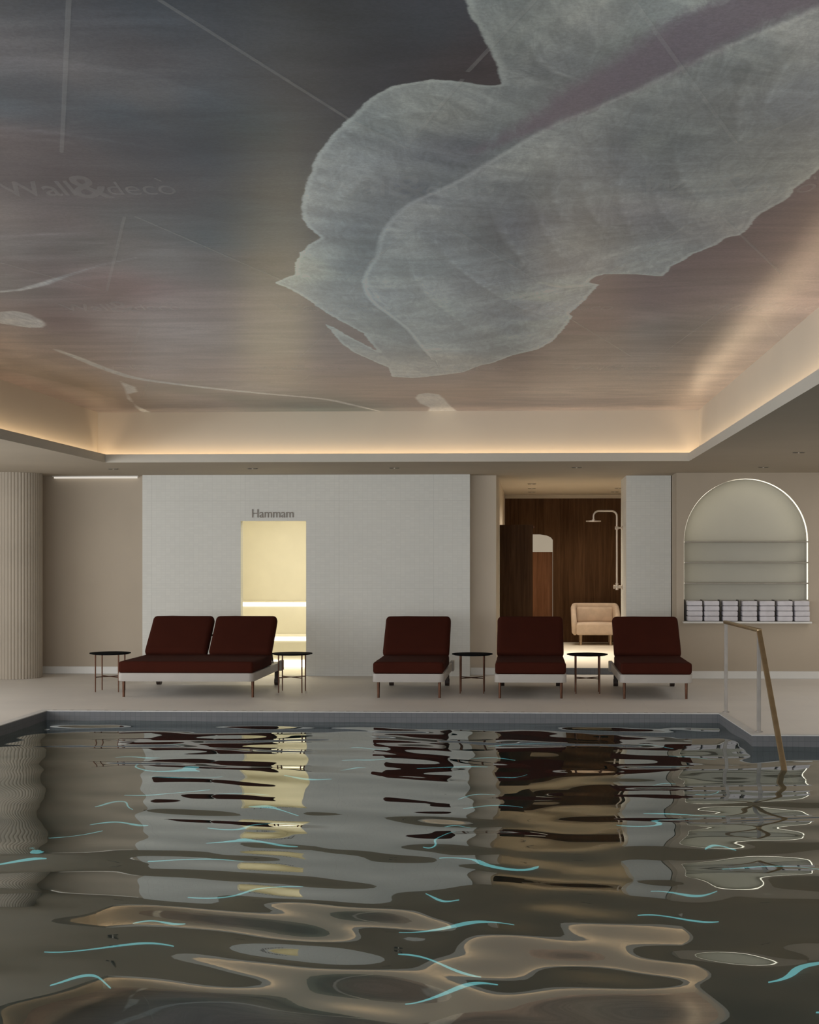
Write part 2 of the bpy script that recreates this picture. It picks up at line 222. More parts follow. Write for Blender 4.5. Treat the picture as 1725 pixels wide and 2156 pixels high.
def mural_mat():
    t = NT('painted_ceiling_paper')
    at = lambda n, o='Fac': t.add('Attribute', attribute_name=n).outputs[o]
    g, p = at('ground', 'Color'), at('paint', 'Color')
    dc, df, db, ds, da = at('d_cloud'), at('d_fold'), at('d_band'), at('d_small'), at('d_arc'); sf = at('s_fold')
    v = t.coords()
    streak = t.noise(2.0, 6, .65, t.coords((.5, 1.7, 1), (0, 0, .10)), 1.0)
    streak2 = t.noise(5.0, 5, .7, t.coords((.4, 3.2, 1), (0, 0, -.10)), .6)
    # brush marks that run with the fold of the pale shape
    cmb = t.n.new('ShaderNodeCombineXYZ'); sep = t.n.new('ShaderNodeSeparateXYZ'); t.l.new(v, sep.inputs[0])
    bend = t.math('MULTIPLY', t.math('MULTIPLY', df, df), .45)
    t.l.new(t.math('MULTIPLY', t.math('ADD', sf, bend), 7.0), cmb.inputs[0]); t.l.new(t.math('MULTIPLY', df, 1.1), cmb.inputs[1])
    brush = t.noise(1.1, 6, .62, cmb.outputs[0], .35)
    vor = t.noise(3.0, 5, .7, t.coords((3.2, .9, 1), (0, 0, .35)), 2.2)
    grain = t.noise(70, 2, .7, v); grain2 = t.noise(16, 3, .6, v)
    g1 = t.mix(t.ramp(streak, .3, .7), t.mix(1., g, (.80, .80, .81), 'MULTIPLY'), t.mix(1., g, (1.17, 1.16, 1.15), 'MULTIPLY'))
    g1 = t.mix(t.ramp(streak2, .62, .80, 0, .35), g1, t.mix(1., g, (1.55, 1.5, 1.5), 'MULTIPLY'))
    p1 = t.mix(t.ramp(brush, .3, .72), t.mix(1., p, (.84, .85, .86), 'MULTIPLY'), t.mix(1., p, (1.13, 1.13, 1.12), 'MULTIPLY'))
    p1 = t.mix(t.ramp(vor, .3, .72), t.mix(1., p1, (.82, .83, .84), 'MULTIPLY'), t.mix(1., p1, (1.10, 1.10, 1.09), 'MULTIPLY'))
    big = t.noise(1.3, 3, .6, t.coords((1.1, .8, 1), (0, 0, .5)), 1.2)
    p1 = t.mix(t.ramp(big, .35, .65), t.mix(1., p1, (.84, .86, .88), 'MULTIPLY'), t.mix(1., p1, (1.10, 1.10, 1.07), 'MULTIPLY'))
    # fold: pale thin ridge, soft shade on the far side, lit band on the near side
    ad = t.math('ABSOLUTE', t.math('ADD', df, t.math('MULTIPLY', t.math('SUBTRACT', grain2, .5), .02)))
    shade = t.math('MULTIPLY', t.ramp(df, -.45, .0, 0, .75), t.ramp(df, .0, .006, 1, 0))
    p1 = t.mix(shade, p1, t.mix(1., p1, (.66, .70, .73), 'MULTIPLY'))
    lit = t.math('MULTIPLY', t.ramp(df, .0, .006, 0, 1), t.ramp(df, .05, .32, .5, 0))
    p1 = t.mix(lit, p1, t.mix(1., p1, (1.32, 1.31, 1.27), 'MULTIPLY'))
    p1 = t.mix(t.ramp(ad, .0, .026, .7, 0), p1, t.mix(1., p, (1.45, 1.45, 1.40), 'MULTIPLY'))
    p1 = t.mix(t.ramp(da, .0, .022, .38, 0), p1, t.mix(1., p, (1.38, 1.38, 1.34), 'MULTIPLY'))
    # mauve band laid into the pale shape
    bj = t.math('ADD', db, t.math('MULTIPLY', t.math('SUBTRACT', vor, .5), .12))
    p1 = t.mix(t.ramp(bj, -.06, .05, .90, 0), p1, at('bandcol', 'Color'))
    # outline with ragged brush edge and pale rim
    rag = t.math('MULTIPLY', t.math('SUBTRACT', t.noise(9, 5, .7, v), .5), .045)
    e = t.math('ADD', dc, rag)
    inside = t.ramp(e, -.006, .006, 1, 0)
    rim = t.ramp(t.math('ABSOLUTE', t.math('ADD', e, .012)), .0, .022, .5, 0)
    p1 = t.mix(rim, p1, t.mix(1., p, (1.4, 1.42, 1.36), 'MULTIPLY'))
    c = t.mix(inside, g1, p1)
    e2 = t.math('ADD', ds, t.math('MULTIPLY', rag, .7))
    c = t.mix(t.ramp(e2, -.02, .015, .85, 0), c, t.mix(1., p1, (1.0, 1.0, 1.0), 'MULTIPLY'))
    c = t.mix(1., c, t.mix(t.ramp(grain, .3, .7), (.90, .90, .90), (1.10, 1.10, 1.10)), 'MULTIPLY')
    bs = t.principled(c, .29, 0, .5, t.bump(t.math('ADD', grain, t.math('MULTIPLY', brush, .6)), .10, .002))
    return t.m
M['mural'] = mural_mat()

def faint():
    t = NT('faint_printed_ink'); tr = t.add('BsdfTransparent'); d = t.add('BsdfPrincipled'); d.inputs['Roughness'].default_value = .29
    n = t.noise(40, 2, .6, t.coords())
    t.set(d, 'Base Color', t.mix(n, (.85, .85, .83), (.95, .95, .93)))
    m = t.add('MixShader'); m.inputs[0].default_value = .15
    t.l.new(tr.outputs[0], m.inputs[1]); t.l.new(d.outputs[0], m.inputs[2]); t.l.new(m.outputs[0], t.out.inputs['Surface'])
    return t.m
M['ink'] = faint()

# ------------------------------------------------------------------ helpers
def link(name, me, mat, parent=None, smooth=False):
    if mat is not None and not me.materials: me.materials.append(M[mat])
    o = bpy.data.objects.new(name, me); COL.objects.link(o)
    if parent: o.parent = parent
    if smooth: me.polygons.foreach_set('use_smooth', [True]*len(me.polygons))
    return o
def obj(name, bm, mat, parent=None, smooth=False, auto=None):
    bmesh.ops.recalc_face_normals(bm, faces=bm.faces[:])
    me = bpy.data.meshes.new(name); bm.to_mesh(me); bm.free()
    if auto is not None:
        me.polygons.foreach_set('use_smooth', [True]*len(me.polygons)); me.set_sharp_from_angle(angle=math.radians(auto))
    return link(name, me, mat, parent, smooth)
def tag(o, label, cat, group=None, kind=None):
    o['label'] = label; o['category'] = cat
    if group: o['group'] = group
    if kind: o['kind'] = kind
    return o
def struct(o):
    o['kind'] = 'structure'; return o
def thing(name, loc, label, cat, group=None, rz=0):
    o = bpy.data.objects.new(name, None); COL.objects.link(o); o.location = loc; o.rotation_euler.z = rz
    o.empty_display_size = .1
    return tag(o, label, cat, group)
def copy_tree(o, parent=None):
    c = o.copy(); COL.objects.link(c)
    if parent: c.parent = parent
    for ch in [x for x in o.children]: copy_tree(ch, c)
    return c

def box(bm, x0, x1, y0, y1, z0, z1, bevel=0, seg=2):
    r = bmesh.ops.create_cube(bm, size=1)
    vs = r['verts']
    for v in vs:
        v.co = Vector((x0+(v.co.x+.5)*(x1-x0), y0+(v.co.y+.5)*(y1-y0), z0+(v.co.z+.5)*(z1-z0)))
    if bevel:
        es = list({e for v in vs for e in v.link_edges})
        bmesh.ops.bevel(bm, geom=es, offset=bevel, segments=seg, profile=.5, affect='EDGES')
def cyl(bm, p, q, r, seg=14, r2=None):
    p, q = Vector(p), Vector(q); d = q-p; n = d.length
    m = Matrix.Translation((p+q)/2) @ d.to_track_quat('Z', 'Y').to_matrix().to_4x4()
    bmesh.ops.create_cone(bm, cap_ends=True, segments=seg, radius1=r, radius2=r if r2 is None else r2, depth=n, matrix=m)
def tube(bm, pts, r, seg=12):
    pts = [Vector(p) for p in pts]; rings = []
    up = Vector((0, 1, 0))
    for i, p in enumerate(pts):
        d = (pts[min(i+1, len(pts)-1)]-pts[max(i-1, 0)]).normalized()
        a = d.cross(up); a = a.normalized() if a.length > 1e-3 else d.orthogonal().normalized(); b = d.cross(a).normalized()
        rings.append([bm.verts.new(p+a*math.cos(k*2*PI/seg)*r+b*math.sin(k*2*PI/seg)*r) for k in range(seg)])
    for i in range(len(rings)-1):
        for k in range(seg):
            bm.faces.new((rings[i][k], rings[i][(k+1) % seg], rings[i+1][(k+1) % seg], rings[i+1][k]))
    bm.faces.new(rings[0]); bm.faces.new(rings[-1][::-1])
def prism(bm, pts, z0, z1):
    a = [bm.verts.new((x, y, z0)) for x, y in pts]; b = [bm.verts.new((x, y, z1)) for x, y in pts]
    n = len(pts); bm.faces.new(a[::-1]); bm.faces.new(b)
    for i in range(n): bm.faces.new((a[i], a[(i+1) % n], b[(i+1) % n], b[i]))
def rrect(x0, x1, y0, y1, r, seg=6):
    out = []
    for cx, cy, a in ((x1-r, y1-r, 0), (x0+r, y1-r, 90), (x0+r, y0+r, 180), (x1-r, y0+r, 270)):
        for k in range(seg+1):
            t = math.radians(a+90*k/seg); out.append((cx+r*math.cos(t), cy+r*math.sin(t)))
    return out
def quad(bm, *p): return bm.faces.new([bm.verts.new(q) for q in p])
def sheet(bm, loops, fn):
    """flat face with holes: loops are 2d polygons (outer first), fn maps 2d -> 3d"""
    L = [[Vector((a, b, 0)) for a, b in lp] for lp in loops]
    flat = [p for lp in L for p in lp]
    vs = [bm.verts.new(fn(p.x, p.y)) for p in flat]
    for tri in tessellate_polygon(L):
        try: bm.faces.new([vs[i] for i in tri])
        except ValueError: pass
def cushion(sx, sy, sz, r=.04, puff=.012, seg=4):
    """soft rounded box centred at the origin, lightly domed"""
    bm = bmesh.new(); bmesh.ops.create_cube(bm, size=1)
    for v in bm.verts: v.co = Vector((v.co.x*sx, v.co.y*sy, v.co.z*sz))
    bmesh.ops.bevel(bm, geom=bm.edges[:], offset=r, segments=seg, profile=.55, affect='EDGES')
    bmesh.ops.subdivide_edges(bm, edges=[e for e in bm.edges if e.calc_length() > .2], cuts=6, use_grid_fill=True)
    for v in bm.verts:
        u, w, h = v.co.x/(sx/2), v.co.y/(sy/2), v.co.z/(sz/2)
        k = max(0, 1-u*u)*max(0, 1-w*w)
        v.co.z += puff*k*(1 if h > 0 else -.4)
        v.co += Vector((noise.noise(v.co*7), noise.noise(v.co*7+Vector((5, 2, 1))), noise.noise(v.co*7+Vector((1, 9, 4)))))*.0022
    return bm

# ------------------------------------------------------------------ the room
CZ = 2.552                       # lower ceiling
MZ = 3.12                        # painted ceiling
RX0, RX1, RY0, RY1 = -4.665, 1.766, -1.0, 15.60      # recess opening
PX0, PXR, PY1 = -4.70, 4.6, 13.77
POOL = [(PX0, -2.4), (PXR, -2.4), (PXR, 12.11), (1.90, 12.11), (1.845, PY1), (PX0, PY1)]
WX0, WX1, WY0 = -9.0, 6.4, -3.0
HY, TY, RYW = 17.98, 18.20, 17.76    # white tiled wall, taupe wall, right wall

bm = bmesh.new()
sheet(bm, [[(WX0, WY0), (WX1, WY0), (WX1, 18.3), (WX0, 18.3)], POOL], lambda x, y: (x, y, 0))
struct(obj('floor', bm, 'floor'))
# raised floor of the passage behind the opening
bm = bmesh.new(); box(bm, -.42, 3.4, 18.36, 24.0, .0, .08)
struct(obj('floor_passage', bm, 'bright_floor'))
bm = bmesh.new(); box(bm, -.40, 1.30, 18.335, 18.36, .0, .081)
struct(obj('trim_1', bm, 'pool'))
bm = bmesh.new(); quad(bm, (-.42, 18.3, 0), (3.4, 18.3, 0), (3.4, 18.336, 0), (-.42, 18.336, 0))
struct(obj('floor_threshold', bm, 'floor'))

# pool basin
bm = bmesh.new(); D = -1.35
n = len(POOL)
for i in range(n):
    (xa, ya), (xb, yb) = POOL[i], POOL[(i+1) % n]
    quad(bm, (xa, ya, 0), (xb, yb, 0), (xb, yb, D), (xa, ya, D))
struct(obj('wall_pool', bm, 'pool'))
bm = bmesh.new(); sheet(bm, [POOL], lambda x, y: (x, y, D))
struct(obj('floor_pool', bm, 'pool_floor'))
# coping edge
def offset_poly(poly, d):
    out = []; n = len(poly)
    for i in range(n):
        p0, p1, p2 = (Vector(poly[i-1]), Vector(poly[i]), Vector(poly[(i+1) % n]))
        e1, e2 = (p1-p0).normalized(), (p2-p1).normalized()
        n1, n2 = Vector((e1.y, -e1.x)), Vector((e2.y, -e2.x)); b = (n1+n2).normalized()
        out.append(tuple(p1+b*d/max(.3, b.dot(n1))))
    return out
bm = bmesh.new(); A, B = offset_poly(POOL, -.004), offset_poly(POOL, .075)
for i in range(n):
    j = (i+1) % n; a, b, c, d = A[i], A[j], B[j], B[i]
    quad(bm, (*a, .004), (*b, .004), (*c, .004), (*d, .004)); quad(bm, (*a, .004), (*b, .004), (*b, -.004), (*a, -.004))
    quad(bm, (*c, .004), (*d, .004), (*d, 0), (*c, 0))
struct(obj('trim_2', bm, 'coping'))
# thin slots of the overflow channel, one strip
bm = bmesh.new()
x = PX0+.05
while x < 1.8:
    box(bm, x, x+.035, PY1+.016, PY1+.060, .0035, .0052); x += .17
o = struct(obj('trim_3', bm, 'post'))

# water surface, gently waving
def water_mesh():
    xs = np.arange(PX0, PXR+.001, .035); ys = np.arange(-2.4, PY1+.001, .035)
    ys[-1] = PY1; xs[-1] = PXR
    X, Y = np.meshgrid(xs, ys); Zw = np.zeros_like(X)
    rng = np.random.RandomState(11)
    spec = []
    for i in range(9):   # long swells, crests mostly across the view
        lam = rng.uniform(.65, 1.3); ang = rng.normal(PI/2, .6); spec.append((lam, ang, rng.uniform(0, 6.3), .0125*rng.uniform(.6, 1.1)))
    for i in range(12):
        lam = rng.uniform(.38, .7); ang = rng.normal(PI/2, .7); spec.append((lam, ang, rng.uniform(0, 6.3), .0108*rng.uniform(.5, 1.1)))
    for i in range(8):
        lam = rng.uniform(.2, .34); ang = rng.normal(PI/2, .8); spec.append((lam, ang, rng.uniform(0, 6.3), .0035*rng.uniform(.5, 1.1)))
    wx = .22*np.sin(.9*Y+.4*X)+.12*np.sin(1.7*X+.3); wy = .2*np.sin(.8*X+1.)+.14*np.sin(.5*X-1.1*Y)
    for lam, ang, ph, slope in spec:
        k = 2*PI/lam; Zw += slope/k*np.sin(k*((X+wx)*math.cos(ang)*.62+(Y+wy)*math.sin(ang))+ph)
    Zw -= .094
    ny, nx = X.shape; co = np.stack([X, Y, Zw], -1).reshape(-1, 3)
    idx = np.arange(nx*ny).reshape(ny, nx)
    q = np.stack([idx[:-1, :-1], idx[:-1, 1:], idx[1:, 1:], idx[1:, :-1]], -1).reshape(-1, 4)
    cx = (X[:-1, :-1]+.0175).reshape(-1); cy = (Y[:-1, :-1]+.0175).reshape(-1)
    q = q[(cx < 1.90) | (cy < 12.11)]
    me = bpy.data.meshes.new('pool_water'); me.vertices.add(len(co)); me.vertices.foreach_set('co', co.ravel())
    me.loops.add(len(q)*4); me.loops.foreach_set('vertex_index', q.ravel().astype(np.int32))
    me.polygons.add(len(q)); me.polygons.foreach_set('loop_start', np.arange(0, len(q)*4, 4, dtype=np.int32))
    me.update(calc_edges=True); me.polygons.foreach_set('use_smooth', [True]*len(q)); return me
w = link('pool_water', water_mesh(), 'water')
tag(w, 'dark rippled pool water reflecting the walls and lounge furniture', 'water', kind='stuff')

# ceiling with recess
bm = bmesh.new()
rec = [(RX0, RY0), (RX1, RY0), (RX1, RY1), (RX0, RY1)]
sheet(bm, [[(WX0, WY0), (WX1, WY0), (WX1, 18.6), (WX0, 18.6)], rec], lambda x, y: (x, y, CZ))
struct(obj('ceiling', bm, 'soffit'))
bm = bmesh.new(); quad(bm, (-.42, 18.6, CZ), (3.4, 18.6, CZ), (3.4, 24.2, CZ), (-.42, 24.2, CZ))
struct(obj('ceiling_passage', bm, 'soffit'))
# lip of the cove and its tray
def ring_poly(d): return [(RX0-d, RY0-d), (RX1+d, RY0-d), (RX1+d, RY1+d), (RX0-d, RY1+d)]
bm = bmesh.new()
a0, a1, a2 = ring_poly(0), ring_poly(.02), ring_poly(.145)
for i in range(4):
    j = (i+1) % 4
    quad(bm, (*a0[i], CZ), (*a0[j], CZ), (*a0[j], 2.643), (*a0[i], 2.643))
    quad(bm, (*a0[i], 2.643), (*a0[j], 2.643), (*a1[j], 2.643), (*a1[i], 2.643))
    quad(bm, (*a1[i], 2.643), (*a1[j], 2.643), (*a1[j], 2.575), (*a1[i], 2.575))
    quad(bm, (*a1[i], 2.575), (*a1[j], 2.575), (*a2[j], 2.575), (*a2[i], 2.575))
struct(obj('trim_4', bm, 'lip'))
bm = bmesh.new(); c = ring_poly(.12)
for i in range(4):
    j = (i+1) % 4
    quad(bm, (*c[i], 2.56), (*c[j], 2.56), (*c[j], MZ+.01), (*c[i], MZ+.01))
struct(obj('wall_recess', bm, 'cove'))
bm = bmesh.new()
s0, s1 = ring_poly(.045), ring_poly(.075)
for i in range(4):
    j = (i+1) % 4
    quad(bm, (*s0[i], 2.585), (*s0[j], 2.585), (*s1[j], 2.585), (*s1[i], 2.585))
o = obj('cove_light', bm, 'led_warm'); tag(o, 'warm glowing light strip hidden behind the lip of the ceiling recess', 'light')

# painted ceiling
def seg_dist(P, A, B):
    d = B-A; L = max(1e-9, d.dot(d)); t = np.clip(((P-A)@d)/L, 0, 1)
    q = P-(A+t[:, None]*d); return np.sqrt((q**2).sum(1)), t
def poly_sdf(P, poly):
    poly = np.array(poly); n = len(poly); D = np.full(len(P), 1e9); ins = np.zeros(len(P), bool)
    for i in range(n):
        A, B = poly[i], poly[(i+1) % n]
        d, _ = seg_dist(P, A, B); D = np.minimum(D, d)
        c = (A[1] > P[:, 1]) != (B[1] > P[:, 1])
        if A[1] != B[1]:
            xi = (B[0]-A[0])*(P[:, 1]-A[1])/(B[1]-A[1])+A[0]; ins ^= c & (P[:, 0] < xi)
    return np.where(ins, -D, D)
def smooth_line(pts, sub=4):
    out = []; n = len(pts); pts = [np.array(p) for p in pts]
    for i in range(n-1):
        p0, p1, p2, p3 = pts[max(i-1, 0)], pts[i], pts[i+1], pts[min(i+2, n-1)]
        for k in range(sub):
            t = k/sub
            out.append(.5*((2*p1)+(-p0+p2)*t+(2*p0-5*p1+4*p2-p3)*t*t+(-p0+3*p1-3*p2+p3)*t**3))
    out.append(pts[-1]); return out
def line_sdf(P, pts):
    D = np.full(len(P), 1e9); S = np.ones(len(P)); T = np.zeros(len(P)); m = len(pts)-1
    for i in range(m):
        A, B = np.array(pts[i]), np.array(pts[i+1]); d, t = seg_dist(P, A, B)
        cr = (B[0]-A[0])*(P[:, 1]-A[1])-(B[1]-A[1])*(P[:, 0]-A[0])
        k = d < D; D = np.where(k, d, D); S = np.where(k, np.sign(cr), S); T = np.where(k, (i+t)/m, T)
    return D, S, T
def srgb2lin(a):
    a = a/255.; return np.where(a <= .04045, a/12.92, ((a+.055)/1.055)**2.4)
def idw(P, samples, ys=.55, p=3.2):
    S = np.array(samples); W = np.zeros(len(P)); C = np.zeros((len(P), 3))
    for s in S:
        d2 = (P[:, 0]-s[0])**2+((P[:, 1]-s[1])*ys)**2+.01; w = 1/d2**(p/2); W += w; C += w[:, None]*srgb2lin(s[2:5])
    return C/W[:, None]
def mural_mesh():
    xs = np.arange(RX0-.12, RX1+.121, .03); ys = np.concatenate([np.arange(RY0-.12, 3.6, .25), np.arange(3.6, RY1+.12, .03), [RY1+.12]])
    xs[-1] = RX1+.12
    X, Y = np.meshgrid(xs, ys); P = np.stack([X.ravel(), Y.ravel()], 1); N = len(P)
    ny, nx = X.shape; idx = np.arange(N).reshape(ny, nx)
    q = np.stack([idx[:-1, :-1], idx[1:, :-1], idx[1:, 1:], idx[:-1, 1:]], -1).reshape(-1, 4)
    me = bpy.data.meshes.new('mural'); me.vertices.add(N)
    me.vertices.foreach_set('co', np.column_stack([P, np.full(N, MZ)]).ravel())
    me.loops.add(len(q)*4); me.loops.foreach_set('vertex_index', q.ravel().astype(np.int32))
    me.polygons.add(len(q)); me.polygons.foreach_set('loop_start', np.arange(0, len(q)*4, 4, dtype=np.int32))
    me.update(calc_edges=True)
    def f(name, v): me.attributes.new(name, 'FLOAT', 'POINT').data.foreach_set('value', v.astype(np.float32))
    def col(name, v):
        a = me.attributes.new(name, 'FLOAT_COLOR', 'POINT')
        a.data.foreach_set('color', np.column_stack([v, np.ones(N)]).astype(np.float32).ravel())
    f('d_cloud', poly_sdf(P, MURAL['cloud']))
    ds = np.full(N, 1e9)
    for s in MURAL['small']: ds = np.minimum(ds, poly_sdf(P, s))
    wl = smooth_line(MURAL['wave']); D, S, T = line_sdf(P, wl)
    ds = np.minimum(ds, D-.045*np.sin(np.clip(T, 0, 1)*PI)**.5-.01)
    f('d_small', ds)
    fl = smooth_line(MURAL['fold']); D, S, T = line_sdf(P, fl); f('d_fold', np.clip(D*S*FOLD_SIGN, -3, 3))
    f('s_fold', T*6.0)
    bl = smooth_line(MURAL['band']); D, S, T = line_sdf(P, bl)
    wd = np.interp(T, np.linspace(0, 1, len(MURAL['bandw'])), MURAL['bandw']); f('d_band', D-wd*1.0)
    da = np.full(N, 1e9); am = np.ones((N, 1))
    for a in MURAL['arcs']:
        D, S, T = line_sdf(P, smooth_line(a)); w_ = np.sin(PI*np.clip(T, 0, 1))**.5
        am[:, 0] *= 1-.15*np.exp(-D/.20)*(S > 0)*w_+.09*np.exp(-D/.12)*(S < 0)*w_; da = np.minimum(da, D+.02*(1-np.sin(PI*T)**.5))
    f('d_arc', da)
    # paint colours scaled along the ceiling to make up for uneven room light
    tint = MURAL_GAIN*np.array([[1., 1.03, 1.17]]); k = tint*mural_light_comp(P, 'g'); kp = tint*mural_light_comp(P, 'p')
    gcol = idw(P, MURAL['ground']); pcol = idw(P, MURAL['paint'], .6, 3.6)
    gm = np.ones((N, 1))
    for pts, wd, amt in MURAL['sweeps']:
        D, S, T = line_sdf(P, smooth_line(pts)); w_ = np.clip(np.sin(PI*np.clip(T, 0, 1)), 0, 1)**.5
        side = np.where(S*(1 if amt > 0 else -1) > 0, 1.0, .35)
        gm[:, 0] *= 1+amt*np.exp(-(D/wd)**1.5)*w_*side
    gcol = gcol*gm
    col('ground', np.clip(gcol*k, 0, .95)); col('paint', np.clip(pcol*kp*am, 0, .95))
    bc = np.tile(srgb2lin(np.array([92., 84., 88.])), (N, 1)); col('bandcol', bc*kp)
    return me
FOLD_SIGN = -1
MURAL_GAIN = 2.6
def mural_light_comp(P, kind):
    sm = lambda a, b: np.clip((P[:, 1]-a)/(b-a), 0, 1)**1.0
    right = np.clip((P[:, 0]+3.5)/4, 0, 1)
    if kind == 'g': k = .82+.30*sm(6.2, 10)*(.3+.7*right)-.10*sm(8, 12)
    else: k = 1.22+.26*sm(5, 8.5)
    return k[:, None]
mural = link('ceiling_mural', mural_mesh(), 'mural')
tag(mural, 'painted ceiling mural of a pale flowing cloud shape over dusky blue and mauve', 'mural')
# printed lettering and lines of the mural paper
def text_mesh(s, size, extrude=0.0, bold=0.0, spacing=1.0):
    cu = bpy.data.curves.new('t', 'FONT'); cu.body = s; cu.size = size; cu.extrude = extrude; cu.offset = bold
    cu.space_character = spacing; cu.resolution_u = 4
    o = bpy.data.objects.new('t', cu); COL.objects.link(o)
    bpy.context.view_layer.update()
    me = bpy.data.meshes.new_from_object(o.evaluated_get(bpy.context.evaluated_depsgraph_get()))
    bpy.data.objects.remove(o); return me
def word():
    bmw = bmesh.new(); x = 0
    for s, size, dy, b in (('Wall', .26, 0, .003), ('&', .40, -.03, .004), ('deco', .24, 0, -.001)):
        me = text_mesh(s, size, 0, b); xs = [v.co.x for v in me.vertices]; x0, x1 = min(xs), max(xs)
        b0 = bmesh.new(); b0.from_mesh(me); bmesh.ops.translate(b0, verts=b0.verts, vec=(x-x0, dy, 0)); b0.to_mesh(me); b0.free()
        bmw.from_mesh(me); x += (x1-x0)+(-.015 if s != 'deco' else 0)
    # grave accent of the last letter
    f = bmw.faces.new([bmw.verts.new(p) for p in ((x-.10, .20, 0), (x-.085, .205, 0), (x-.055, .165, 0), (x-.068, .16, 0))])
    me = bpy.data.meshes.new('lettering')
    for v in bmw.verts: v.co.x = (v.co.x-x/2)*.77/x; v.co.y *= 1.35; v.co.x += v.co.y*.10
    bmw.to_mesh(me); bmw.free(); return me
wm = word()
for (tx, ty) in MURAL['texts']:
    if tx > 1.5 and ty > 11 or tx > 1.75: continue
    o = link('lettering', wm, 'ink', mural); o.location = (tx, ty, MZ-.002); o.rotation_euler = (PI, 0, 0)
for (xa, ya, xb, yb) in MURAL['lines']:
    a, b = Vector((xa, ya, 0)), Vector((xb, yb, 0)); d = (b-a).normalized(); nn = Vector((-d.y, d.x, 0))*.008
    if b.x > RX1+.1: b.x = RX1+.1
    if a.x < RX0-.1: a.x = RX0-.1
    bm = bmesh.new(); z = Vector((0, 0, MZ-.002)); quad(bm, a+nn+z, b+nn+z, b-nn+z, a-nn+z)
    obj('printed_line', bm, 'ink', mural)

# ---- far walls
def wall_sheet(name, mat, y, loops, front=-1):
    bm = bmesh.new(); sheet(bm, loops, lambda a, b: (a, y, b)); return struct(obj(name, bm, mat))
def rect(x0, x1, z0, z1): return [(x0, z0), (x1, z0), (x1, z1), (x0, z1)]
# tiled wall with the hammam doorway
DX0, DX1, DZ = -3.637, -2.802, 1.965
bm = bmesh.new()
sheet(bm, [[(-4.90, 0), (DX0, 0), (DX0, DZ), (DX1, DZ), (DX1, 0), (-.722, 0), (-.722, CZ), (-4.90, CZ)]], lambda a, b: (a, HY, b))
for p, q in (((-4.90, 0), (-4.90, CZ)), ((-.722, 0), (-.722, CZ))):
    quad(bm, (p[0], HY, 0), (q[0], HY, CZ), (q[0], TY+.05, CZ), (p[0], TY+.05, 0))
for p, q in (((DX0, 0), (DX0, DZ)), ((DX0, DZ), (DX1, DZ)), ((DX1, DZ), (DX1, 0))):
    quad(bm, (p[0], HY, p[1]), (q[0], HY, q[1]), (q[0], HY+.14, q[1]), (p[0], HY+.14, p[1]))
struct(obj('wall_far', bm, 'tile'))
# taupe walls either side of it
bm = bmesh.new(); quad(bm, (WX0, TY, 0), (-4.88, TY, 0), (-4.88, TY, CZ), (WX0, TY, CZ)); struct(obj('wall_taupe_left', bm, 'taupe'))
bm = bmesh.new()
quad(bm, (-.73, TY, 0), (-.394, TY, 0), (-.394, TY, CZ), (-.73, TY, CZ))
quad(bm, (-.394, TY, 0), (-.372, TY+.28, 0), (-.372, TY+.28, CZ), (-.394, TY, CZ))
quad(bm, (-.372, TY+.28, 0), (-.372, 24.0, 0), (-.372, 24.0, CZ), (-.372, TY+.28, CZ))
struct(obj('wall_pier', bm, 'pier'))
# tiled pillar right of the opening
bm = bmesh.new(); box(bm, 1.272, 1.842, 18.34, 19.35, 0, CZ); struct(obj('wall_pillar', bm, 'tile'))
# right wall with the arched niche
NX0, NX1, NC, NR, NS, NZ0 = 1.947, 3.476, 2.712, .7645, 1.715, .712
arch = [(NX0, NZ0), (NX1, NZ0), (NX1, NS)]+[(NC+NR*math.cos(a*PI/32), NS+NR*math.sin(a*PI/32)) for a in range(1, 32)]+[(NX0, NS)]
bm = bmesh.new()
sheet(bm, [[(1.853, 0), (WX1, 0), (WX1, CZ), (1.853, CZ)], arch], lambda a, b: (a, RYW, b))
quad(bm, (1.853, RYW, 0), (1.853, 18.9, 0), (1.853, 18.9, CZ), (1.853, RYW, CZ))
struct(obj('wall_right_niche', bm, 'taupe'))
bm = bmesh.new(); ND = .26
for i in range(len(arch)):
    a, b = arch[i], arch[(i+1) % len(arch)]
    quad(bm, (a[0], RYW, a[1]), (b[0], RYW, b[1]), (b[0], RYW+ND, b[1]), (a[0], RYW+ND, a[1]))
sheet(bm, [arch], lambda a, b: (a, RYW+ND, b))
struct(obj('wall_niche', bm, 'niche_back'))
bm = bmesh.new()      # light line just inside the arch
ap = [(NX1, NZ0+.27)]+arch[2:]
def inset(p, d):
    if p[1] <= NS: return (p[0]+(d if p[0] < NC else -d), p[1])
    v = Vector((p[0]-NC, p[1]-NS)).normalized(); return (p[0]-v.x*d, p[1]-v.y*d)
for i in range(len(ap)):
    a = inset(ap[i], .004); b = inset(ap[(i+1)], .004) if i+1 < len(ap) else inset((NX0, NZ0+.27), .004)
    quad(bm, (a[0], RYW+.03, a[1]), (b[0], RYW+.03, b[1]), (b[0], RYW+.085, b[1]), (a[0], RYW+.085, a[1]))
o = obj('niche_light', bm, 'led_niche'); tag(o, 'bright light line following the inner edge of the arched niche', 'light')
bm = bmesh.new(); box(bm, NX0-.02, 3.50, RYW-.115, RYW+.01, NZ0-.022, NZ0+.001, .004)
struct(obj('trim_5', bm, 'base'))
# niche shelves
t0 = None
for k, z in enumerate((1.695, 1.438, 1.182)):
    bm = bmesh.new(); box(bm, NX0+.006, NX1-.004, RYW+.0, RYW+ND-.005, z-.008, z+.008, .003)
    o = obj('niche_shelf', bm, 'shelf')
    tag(o, ['thin metal shelf spanning the arched niche, topmost of three', 'thin metal shelf in the arched niche, middle of three', 'thin metal shelf in the arched niche, lowest and nearest above the towels'][k], 'shelf', 'thin shelves across the arched niche')
